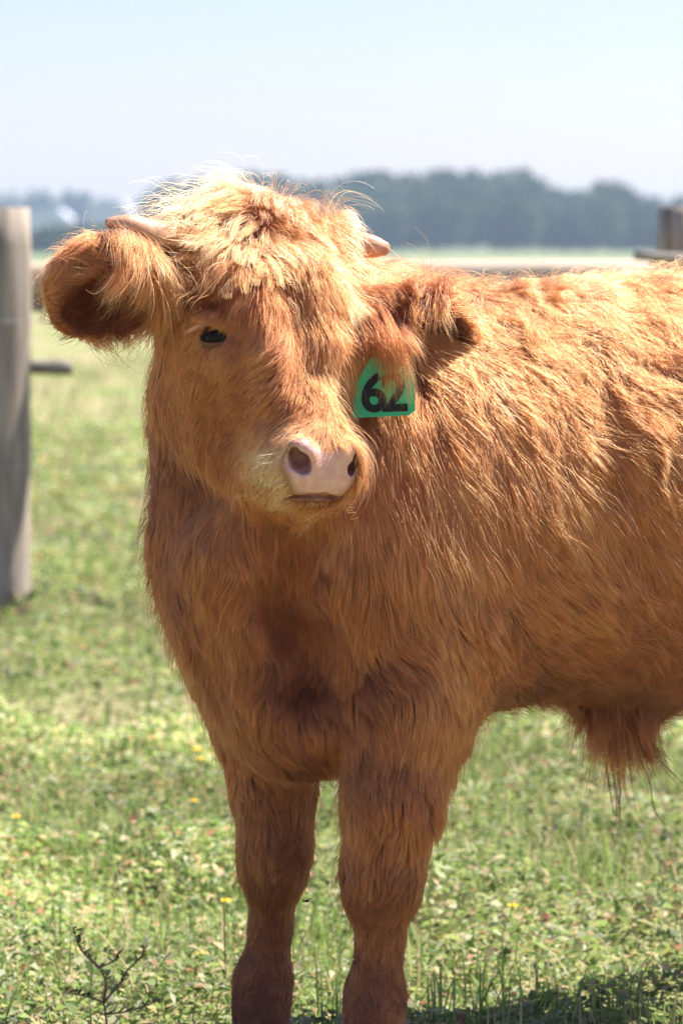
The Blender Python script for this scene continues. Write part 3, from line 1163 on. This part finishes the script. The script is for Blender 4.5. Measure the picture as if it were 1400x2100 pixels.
def grow(field, R, par, k=7, grav=.15, big=.03, small=.007, cl=(.35, .75), jit=.24, offs=.007, flare=1.0, curl_f=2.2, stray=.03):
    """strands from roots R along the combing field, hugging the surface of `field`"""
    n = len(R)
    d0, L, lift, wave = par[:, :3], par[:, 3], par[:, 4], par[:, 6]
    L = L * rng.uniform(.65, 1.15, n)
    st = rng.random(n) < stray
    L = L * np.where(st, 1.35, 1.0)
    f, N = field.sample(R, True)
    # locks lean different ways
    dj = np.stack([wobble(R, big * .55, 31 + i) for i in range(3)], 1) * (jit * (1 + wave[:, None]))
    dj += np.stack([wobble(R, big * 2.2, 51 + i) for i in range(3)], 1) * jit * .7
    dj += rng.normal(size=(n, 3)) * .12
    D = d0 / (np.linalg.norm(d0, axis=1, keepdims=True) + 1e-6) + dj
    liftj = np.radians(lift) * np.clip(1 + .5 * wobble(R, big * .8, 71), .2, 2.2) + rng.normal(size=n) * .07 + st * .35
    # clump ids
    nb, ns = max(4, int(n / 600)), max(8, int(n / 22))
    ib, is_ = rng.choice(n, nb, False), rng.choice(n, ns, False)
    cb, cs = ib[nearest(R, R[ib])], is_[nearest(R, R[is_])]
    ph = rng.uniform(0, 6.28, n)
    ph = .75 * ph[cs] + .25 * ph
    P = np.zeros((n, k, 3))
    P[:, 0] = R - N * .001
    p = P[:, 0].copy()
    for i in range(1, k):
        t = i / (k - 1)
        T = D - (D * N).sum(1, keepdims=True) * N
        T /= np.linalg.norm(T, axis=1, keepdims=True) + 1e-6
        lf = liftj * (1.35 - 1.2 * t * flare)
        d = T * np.cos(lf)[:, None] + N * np.sin(lf)[:, None]
        d[:, 2] -= grav * t
        side = np.cross(N, T)
        w = wave * np.cos(curl_f * 6.28 * t + ph)
        d += side * w[:, None] * .95 + N * (wave * np.sin(curl_f * 6.28 * t + ph + 1.0) * .6)[:, None]
        p = p + d / np.linalg.norm(d, axis=1, keepdims=True) * (L / (k - 1))[:, None]
        f, N = field.sample(p, True)
        pen = np.maximum(0, offs * np.minimum(1, L / .04) * (.4 + .6 * t) - f)
        p = p + N * np.minimum(pen, .02)[:, None]
        P[:, i] = p
    ts = np.linspace(0, 1, k)
    for ids, s, pw in ((cs, cl[1], 1.0), (cb, cl[0], 1.5)):
        same = P[ids] + (R - R[ids])[:, None] * .15
        wgt = (s * ts ** pw)[None, :, None] * rng.uniform(.55, 1.0, (n, 1, 1)) * np.where(st, .1, 1.0)[:, None, None]
        P = P * (1 - wgt) + same * wgt
    return P


def ctl(rows, sig=.045):
    """(px, py, Y, dx, dy, toward, len_cm, lift, tone, wave[, sigma]) -> comb rows"""
    out = []
    for r in rows:
        p = A(r[0], r[1], r[2]) if not isinstance(r[0], np.ndarray) else r[0]
        out.append([*p, r[3], -r[5], -r[4], r[6] / 100, r[7], r[8], r[9], r[10] if len(r) > 10 else sig])
    return out


# y-depth of the visible surface at a pixel, for the control points
def sy(px, py, dflt=3.8):
    p = fld.hit(px, py)
    return dflt if p is None else float(p[1])


face = [
    (545, 470, -.1, .9, .5, 4, 40, 3.2, .1), (470, 470, -.7, .6, .4, 4, 30, 3.2, .1), (400, 500, .3, .8, .4, 4.5, 25, 2.8, .1),
    (430, 540, .75, .65, .3, 5, 22, 2.6, .1), (500, 590, .55, .8, .3, 4.5, 28, 2.5, .1), (350, 560, -.3, .9, .2, 3, 15, 1.7, .1),
    (620, 480, .3, .9, .5, 4, 40, 3.0, .1), (690, 470, .7, .6, .3, 4, 35, 3.1, .1), (740, 520, .6, .8, .2, 4.5, 25, 2.8, .1),
    (560, 540, -.2, 1, .5, 4.5, 35, 2.5, .15), (640, 560, .1, 1, .5, 4, 40, 2.3, .15), (710, 580, .6, .8, .2, 4.5, 32, 2.5, .1),
    (750, 650, .7, .7, .0, 4, 25, 2.4, .1), (620, 650, -.1, 1, .4, 3.4, 42, 2.3, .1), (552, 660, -.8, .5, .3, 3, 35, 2.4, .1),
    (570, 750, -.6, .8, .3, 2.4, 32, 2.4, .1), (640, 760, 0, 1, .3, 2.4, 30, 2.4, .05), (710, 760, .6, .7, .1, 2.8, 28, 2.4, .05),
    (580, 840, -.75, .5, .2, 1.9, 30, 2.4, .0), (650, 850, 0, 1, .2, 1.4, 18, 2.6, .0), (705, 850, .4, .8, 0, 1.5, 18, 2.6, .0),
    (655, 900, 0, 1, .0, .7, 14, 2.7, 0), (560, 930, -.8, .3, 0, .7, 10, 4.0, 0), (555, 985, -.8, .4, 0, .9, 12, 4.0, 0), (525, 990, -.8, .4, 0, 1.1, 12, 3.3, 0),
    (540, 880, -.8, .45, .1, 1.4, 25, 2.2, 0), (490, 920, -.8, .5, 0, 1.6, 14, 1.9, 0), (450, 820, -.6, .8, 0, 1.7, 10, 1.8, 0),
    (400, 850, -.5, .9, 0, 2.3, 12, 1.7, 0), (375, 760, -.4, .9, 0, 2.0, 12, 1.7, 0), (437, 640, -.7, -.2, .1, 1.3, 12, 1.9, 0),
    (480, 720, -.5, .7, 0, 1.1, 10, 1.9, 0), (430, 735, -.7, .6, 0, 1.1, 10, 1.9, 0), (380, 660, -.8, .45, 0, 1.7, 14, 1.7, 0), (520, 790, -.7, .6, .1, 1.8, 18, 2.0, 0),
    (480, 1010, -.5, .8, 0, 1.8, 15, 2.0, 0), (600, 1045, -.1, 1, 0, .9, 20, 3.8, 0), (690, 1050, 0, 1, 0, .9, 18, 3.8, 0), (500, 1060, -.2, 1, .1, 3.0, 22, 2.0, .05),
    (735, 960, .6, .5, 0, .6, 10, 2.8, 0), (730, 880, .6, .7, 0, 1.0, 14, 2.6, 0)]
coat = [
    (350, 900, -.05, 1, 0, 3.2, 14, 1.3, .05), (325, 1050, -.15, 1, 0, 4.4, 20, 1.2, .05), (400, 1050, .05, 1, .1, 4.4, 16, 1.15, .05), (460, 1130, .1, 1, .1, 3.8, 18, 1.5, .05),
    (560, 1150, .15, 1, .1, 4.2, 15, 1.5, .05), (400, 1250, .0, 1, 0, 3.6, 20, 1.4, .05), (430, 1370, .1, 1, 0, 3.4, 20, 1.5, .05), (480, 1460, .2, 1, 0, 3, 15, 1.4, .05),
    (610, 1300, 0, 1, 0, 3, 14, 1.3, .05), (600, 1420, 0, 1, .1, 2.6, 14, 1.3, .0), (590, 1540, 0, 1, 0, 2.6, 18, 1.3, .0), (500, 1540, .1, 1, 0, 2.6, 18, 1.5, 0),
    (740, 1000, .08, 1, .1, 6, 12, 2.1, .05), (640, 1230, -.05, 1, .2, 6, 30, 1.7, .1, .035), (800, 880, .2, 1, .1, 6, 12, 2.3, .06), (700, 1150, 0, 1, .15, 6, 16, 1.9, .08), (790, 1180, .2, 1, .1, 5.5, 15, 2.0, .08),
    (900, 1000, .45, .9, .1, 6, 14, 2.3, .10), (880, 800, .45, .85, .1, 5, 14, 2.5, .10), (960, 1200, .55, .8, .05, 4.5, 28, 2.2, .10), (880, 1290, .45, .85, .1, 4.2, 24, 2.2, .08),
    (820, 1380, .5, .85, .1, 3.8, 24, 2.3, .06), (910, 1450, .65, .75, 0, 4.2, 30, 2.4, .06), (735, 1400, .1, 1, 0, 3, 14, 1.4, .04), (780, 1540, .25, 1, .05, 3.4, 18, 2.2, .04),
    (860, 1600, .5, .9, 0, 4.4, 30, 2.1, .04), (715, 1620, -.15, 1, 0, 2.6, 16, 1.4, .02), (780, 1690, .15, 1, 0, 2.6, 16, 1.9, .02), (840, 1780, .4, .9, 0, 4.2, 30, 1.9, .02), (765, 1800, .05, 1, 0, 1.5, 10, .3, 0, .035),
    (778, 1920, .0, 1, 0, 1.2, 8, 1.3, 0), (766, 2050, .0, 1, 0, 1.3, 12, 1.6, 0), (768, 2160, .0, 1, 0, 1.2, 10, .6, 0),
    (500, 1600, 0, 1, 0, 2.2, 16, 1.7, 0), (560, 1660, .1, 1, 0, 2.2, 14, 1.7, 0), (625, 1640, .2, 1, 0, 2.6, 20, 1.5, 0), (610, 1760, .25, 1, 0, 2.8, 24, 1.4, 0), (540, 1760, 0, 1, 0, 1.5, 10, .7, 0, .035),
    (556, 1900, 0, 1, 0, 1.2, 8, 1.3, 0), (540, 2030, 0, 1, 0, 1.3, 12, 1.2, 0), (535, 2120, 0, 1, 0, 1.2, 10, .5, 0),
    (990, 640, .45, .7, .1, 4, 22, 2.8, .35), (1100, 640, .6, .6, .1, 4, 22, 2.8, .45), (1250, 620, .7, .5, .1, 4, 22, 2.8, .45), (1390, 610, .8, .4, .1, 4, 22, 2.8, .4),
    (1050, 780, .5, .85, .1, 4.6, 18, 2.6, .30), (1170, 740, .6, .7, .1, 4.6, 20, 2.7, .45), (1320, 760, .7, .6, .1, 4.6, 20, 2.6, .45), (1390, 850, .7, .6, .1, 4.8, 18, 2.5, .35),
    (1050, 950, .5, .87, .1, 6, 14, 2.5, .18), (1200, 920, .6, .78, .1, 6, 14, 2.5, .26), (1330, 980, .65, .7, .1, 5.6, 15, 2.4, .28), (1100, 1120, .55, .83, .05, 6, 15, 2.2, .18),
    (1250, 1130, .65, .72, .05, 5.8, 15, 2.2, .2), (1380, 1120, .7, .6, .05, 5.5, 15, 2.1, .2), (1080, 1270, .65, .75, 0, 5, 16, 1.9, .12), (1240, 1260, .75, .6, 0, 5, 18, 1.9, .15),
    (1390, 1260, .8, .5, 0, 5, 18, 1.9, .15), (1040, 1390, .8, .6, 0, 4, 16, .9, .1), (1180, 1390, .85, .45, 0, 4, 16, .9, .1), (1330, 1380, .9, .4, 0, 4, 16, .9, .1), (1100, 1440, .8, .6, 0, 3.6, 25, 1.0, .1), ]  # belly-line rows toned darker: shade under the belly painted in
sheath = [(1260, 1580, .0, 1, 0, 6.5, 14, 1.3, .1, .035), (1205, 1520, -.1, 1, 0, 5.5, 20, 1.4, .1, .03), (1310, 1520, .1, 1, 0, 5.5, 20, 1.4, .1, .03)]
CP = ctl([(r[0], r[1], sy(r[0], r[1]), *r[2:]) for r in face], .028) + ctl([(r[0], r[1], sy(r[0], r[1]), *r[2:]) for r in coat], .06)
# what the photograph does not show: back line, far side, rear
for t in (.05, .3, .55, .8):
    CP.append([*B(t, 0, .945), *(UB * .9 + np.array([.2, 0, .1])), .032, 35, 2.9, .25, .05])
for t in (.0, .3, .6, .85):
    for z in (.85, .65, .5):
        CP.append([*B(t, -.19, z), *(UB * .5 - UZ * .8), .05, 16, 2.2, .2, .09])
for s in (-1, 1):
    for z in (.8, .6):
        CP.append([*B(.86, s * .1, z), *(UB * .3 - UZ), .04, 18, 2.0, .1, .08])
    for z in (.45, .33, .2, .08):
        CP.append([*B(.80, s * .11, z), 0, 0, -1, .022, 14, 1.2, .0, .07])
CP.append([*H(.0, 0, -.12), 0, .5, -.8, .04, 18, 2.0, .1, .06])
CP.append([*A(700, 700, 3.95), .5, .5, -.7, .04, 18, 2.2, .1, .08])

# where the coat is thin or bare
fc = V[Q].mean(1)
fn = np.cross(V[Q[:, 2]] - V[Q[:, 0]], V[Q[:, 3]] - V[Q[:, 1]])
fn /= np.linalg.norm(fn, axis=1, keepdims=True) + 1e-12
view = np.array([0, 0, CAM_H]) - fc
view /= np.linalg.norm(view, axis=1, keepdims=True)
facing = (fn * view).sum(1)
hd = (fc - H0) @ RH.T
short = (hd[:, 0] > .08) & (hd[:, 0] < .34) & (hd[:, 2] > -.2) & (np.linalg.norm(fc - H(.2, 0, -.07), axis=1) < .17)
dens = np.where(facing > -.35, 460000., 80000.)
dens = np.where(fc[:, 0] > .55, 80000., dens)
dens = np.where(short & (facing > -.4), 750000., dens)
bare = (pink[Q].max(1) > .25) | (fc[:, 2] < .035)
for c, g in EYES:
    bare |= np.linalg.norm(fc - c, axis=1) < .0125
dens[bare] = 0
R = scatter(V, Q, dens)
par = comb(R, CP)
print('roots', len(R), round(time.time() - T0, 1))
hr = (R - H0) @ RH.T
onhead = (np.linalg.norm(R - H(.2, 0, -.07), axis=1) < .17) & (hr[:, 0] > .06)


def tones(R, base, amp=.30, seed=3):
    return tint(base + amp * wobble(R, .02, seed) * .6 + amp * wobble(R, .006, seed + 1) * .5 + rng.normal(size=len(R)) * .22)


for m, kw in ((~onhead, dict()), (onhead, dict(big=.02, cl=(.2, .6), jit=.16, offs=.002))):
    P = grow(fld, R[m], par[m], **kw)
    L_ = par[m][:, 3]
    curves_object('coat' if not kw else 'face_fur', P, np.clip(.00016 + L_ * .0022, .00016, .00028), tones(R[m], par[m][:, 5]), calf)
print('coat', round(time.time() - T0, 1))

# the tuft under the belly
tip = B(.372, .03, .395)
dt = np.linalg.norm(fc - tip, axis=1)
R4 = scatter(V, Q, np.where(dt < .07, 420000. * np.clip(1.3 - dt / .07, 0, 1), 0))
n4 = len(R4)
r4 = np.linalg.norm(R4 - tip, axis=1) / .062
out4 = (R4 - tip) * np.array([1, 1, 0]) * 6
par4 = np.concatenate([out4 * .12 - UZ + np.array([.03, 0, 0]), rng.uniform(.03, .105, (n4, 1)) * (1.15 - .5 * r4[:, None]), np.full((n4, 1), 36.), np.full((n4, 1), 1.0), np.full((n4, 1), .08)], 1)
P = grow(fld, R4, par4, k=9, grav=.7, big=.025, cl=(.25, .6), jit=.34, offs=.01, flare=.4, stray=.1)
curves_object('belly_tuft', P, .00026, tones(R4, par4[:, 5], .35, 14), calf)

# forelock
fl = [(535, 430, -.15, .3, .4, 5, 40, 3.5, .1), (470, 440, -.9, .1, .3, 9.5, 30, 3.6, .12), (410, 455, -.95, .1, .2, 8.5, 26, 3.3, .12), (370, 490, -.95, .25, .2, 6.5, 26, 3.0, .12),
      (610, 440, .75, .1, .3, 9.5, 30, 3.6, .12), (660, 455, .95, .1, .15, 11, 36, 3.6, .12), (700, 490, .95, .25, .1, 10, 38, 3.4, .12), (540, 480, -.35, 1, .4, 4.5, 32, 3.0, .2),
      (610, 480, .3, .9, .4, 5, 34, 3.1, .2), (460, 480, -.7, .5, .3, 5, 28, 3.1, .15), (400, 500, -.6, .7, .2, 4, 20, 2.8, .12), (680, 490, .7, .7, .2, 5.5, 30, 3.2, .15), (560, 530, .0, 1, .4, 4, 34, 2.8, .2)]
FC = ctl([(r[0], r[1], sy(r[0], r[1], 3.52), *r[2:]) for r in fl], .03)
top = np.linalg.norm(fc - A(545, 455, 3.50), axis=1)
zone = (hd[:, 0] < .075) & (hd[:, 0] > -.09) & (hd[:, 1] < .108) & (hd[:, 1] > -.088) & (hd[:, 2] > -.10) & (fc[:, 2] > .955)
R2 = scatter(V, Q, np.where(zone, 480000., 0))
p2 = comb(R2, FC)
P = grow(fld, R2, p2, k=11, grav=.42, big=.035, cl=(.5, .8), jit=.32, offs=.014, flare=.9, curl_f=1.2, stray=.05)
curves_object('forelock', P, .00027, tones(R2, p2[:, 5], .35, 9), calf)
print('forelock', len(R2), round(time.time() - T0, 1))

# ears
for j, (f, Ve, Qe, RE, c, eo) in enumerate(EARS):
    ec = Ve[Qe].mean(1)
    R3 = scatter(Ve, Qe, np.full(len(Qe), 520000.))
    _, N3 = f.sample(R3, True)
    q = (R3 - c) @ RE.T
    inner = (N3 @ RE[2] * 0 + np.einsum('ij,ij->i', N3, (R3 - c)) < 0)
    out_dir = RE[0] * .8 - RE[2] * .15
    D = np.tile(out_dir, (len(R3), 1)) + q[:, 1:2] * 8 * RE[1] - UZ * .25
    if j == 1:
        D += q[:, 1:2] * 10 * RE[1]
    ln = np.where(inner, .016 if j == 0 else .009, .026) * np.ones(len(R3))
    hang = (~inner) & (q[:, 0] < .012) & (N3[:, 1] < .2) & (q[:, 0] > -.06)
    D[hang] = np.array([.10 if j == 0 else -.05, -.15, -1.0])
    ln[hang] = rng.uniform(.03, .085, hang.sum())
    if j == 1:
        sel = (q[:, 0] < -.030) & (N3[:, 1] < .1)
        D[sel] = np.array([.75, -.35, -.6])
        ln[sel] = rng.uniform(.03, .048, sel.sum())
        ln[(~inner) & ~sel] *= .8
    par3 = np.concatenate([D, ln[:, None], np.where(inner, 35, 32)[:, None], np.where(inner, 1.2 if j == 0 else .8, np.where(hang & (j == 0), 2.7, 2.1 if j == 0 else 2.3))[:, None], np.full((len(R3), 1), .06)], 1)  # inner fur toned darker: shade of the ear hollow put into its colour
    P = grow(f, R3, par3, big=.02, cl=(.25, .65), jit=.2, offs=.001, grav=.2, flare=.7)
    o = curves_object('ear_fur', P, .00022, tones(R3, par3[:, 5], .3, 20 + j), eo)
print('ears', round(time.time() - T0, 1))

# wet dark wisps under the belly tuft, pale lashes, whiskers
def wisps(name, paths, rad, col, parent, n_each=5, spread=.003, k=9):
    out = []
    for pts in paths:
        for _ in range(n_each):
            P = np.asarray(pts) + rng.normal(0, spread, 3)[None] * np.linspace(.3, 1, len(pts))[:, None]
            P = smooth_path(P, 12)
            out.append(P[np.linspace(0, len(P) - 1, k).round().astype(int)])
    out = np.array(out)
    return curves_object(name, out, rad, np.tile(np.asarray(col), (len(out), 1)), parent)


YS = 3.80
wisps('belly_wisps', [[A(1250, 1540, YS), A(1262, 1620, YS), A(1268, 1670, YS), A(1256, 1735, YS)], [A(1265, 1540, YS), A(1270, 1620, YS), A(1268, 1660, YS), A(1274, 1728, YS)],
                      [A(1240, 1560, YS), A(1250, 1620, YS), A(1262, 1690, YS)], [A(1300, 1540, YS), A(1330, 1600, YS), A(1340, 1660, YS), A(1362, 1692, YS)],
                      [A(1310, 1520, YS), A(1360, 1570, YS), A(1400, 1610, YS)]], .00035, (.02, .012, .008), calf, 6, .0022)
c, g = EYES[0]
ey = float(c[1]) - .012
lash = []
for i in range(10):
    u = .55 * i / 9
    p0 = A(418 + 42 * u, 672 - 10 * math.sin(math.pi * u), ey)
    lash.append([p0, p0 + np.array([-.010 + .002 * u, -.010, -.001]), p0 + np.array([-.020 - .004 * (1 - u), -.013, -.008 + .002 * u])])
wisps('eyelashes', lash, .00014, (.30, .115, .045), calf, 3, .0015)
wh = []
for i in range(36):
    px, py = rng.uniform(505, 588), rng.uniform(925, 1020)
    p = fld.hit(px, py)
    if p is None:
        continue
    L_ = rng.uniform(.014, .032)
    wh.append([p, p + np.array([-.55, -.25, -.05]) * L_, p + np.array([-1.0, -.2, -.35 + rng.normal(0, .2)]) * L_])
for i in range(14):
    p = fld.hit(rng.uniform(590, 720), rng.uniform(1030, 1052))
    if p is not None:
        wh.append([p, p + np.array([0, -.4, -.5]) * .01, p + np.array([rng.normal(0, .3), -.4, -1.2]) * .012])
wisps('whiskers', wh, .00013, (.50, .28, .15), calf, 1, .0008)
fr = []
for i in range(40):
    px = rng.uniform(742, 838)
    y0 = 620 + rng.uniform(0, 80)
    L_ = rng.uniform(30, 130) * (1.1 if 775 < px < 830 else .7)
    dx = rng.normal(8, 16)
    L_ += 690 - y0
    fr.append([A(px - 25, y0, TY + .03), A(px + dx * .4, y0 + L_ * .5, TY - .014), A(px + dx, y0 + L_, TY - .010)])
wisps('ear_fringe', fr, .00017, tint(np.array([2.1]))[0], EARS[1][5], 22, .0065)
# ------------------------------------------------------------------ the air
HD = .0006
hz = bpy.data.materials.new('haze_air')
hz.use_nodes = True
nt = hz.node_tree
nt.nodes.clear()
o_ = nt.nodes.new('ShaderNodeOutputMaterial')
pv = nt.nodes.new('ShaderNodeVolumePrincipled')
pv.inputs['Color'].default_value = (.62, .80, 1.0, 1)
pv.inputs['Density'].default_value = HD
pv.inputs['Anisotropy'].default_value = .1
nt.links.new(pv.outputs[0], o_.inputs['Volume'])
x0, x1, y0, y1, z0, z1 = -900, 900, -70, 1100, -1.2, 20
hv = [(x, y, z) for x in (x0, x1) for y in (y0, y1) for z in (z0, z1)]
hf = [(0, 1, 3, 2), (4, 6, 7, 5), (0, 4, 5, 1), (2, 3, 7, 6), (0, 2, 6, 4), (1, 5, 7, 3)]
tag(link('haze', mesh_py('haze', hv, hf), hz, smooth=False), kind='stuff')
print('done', round(time.time() - T0, 1))
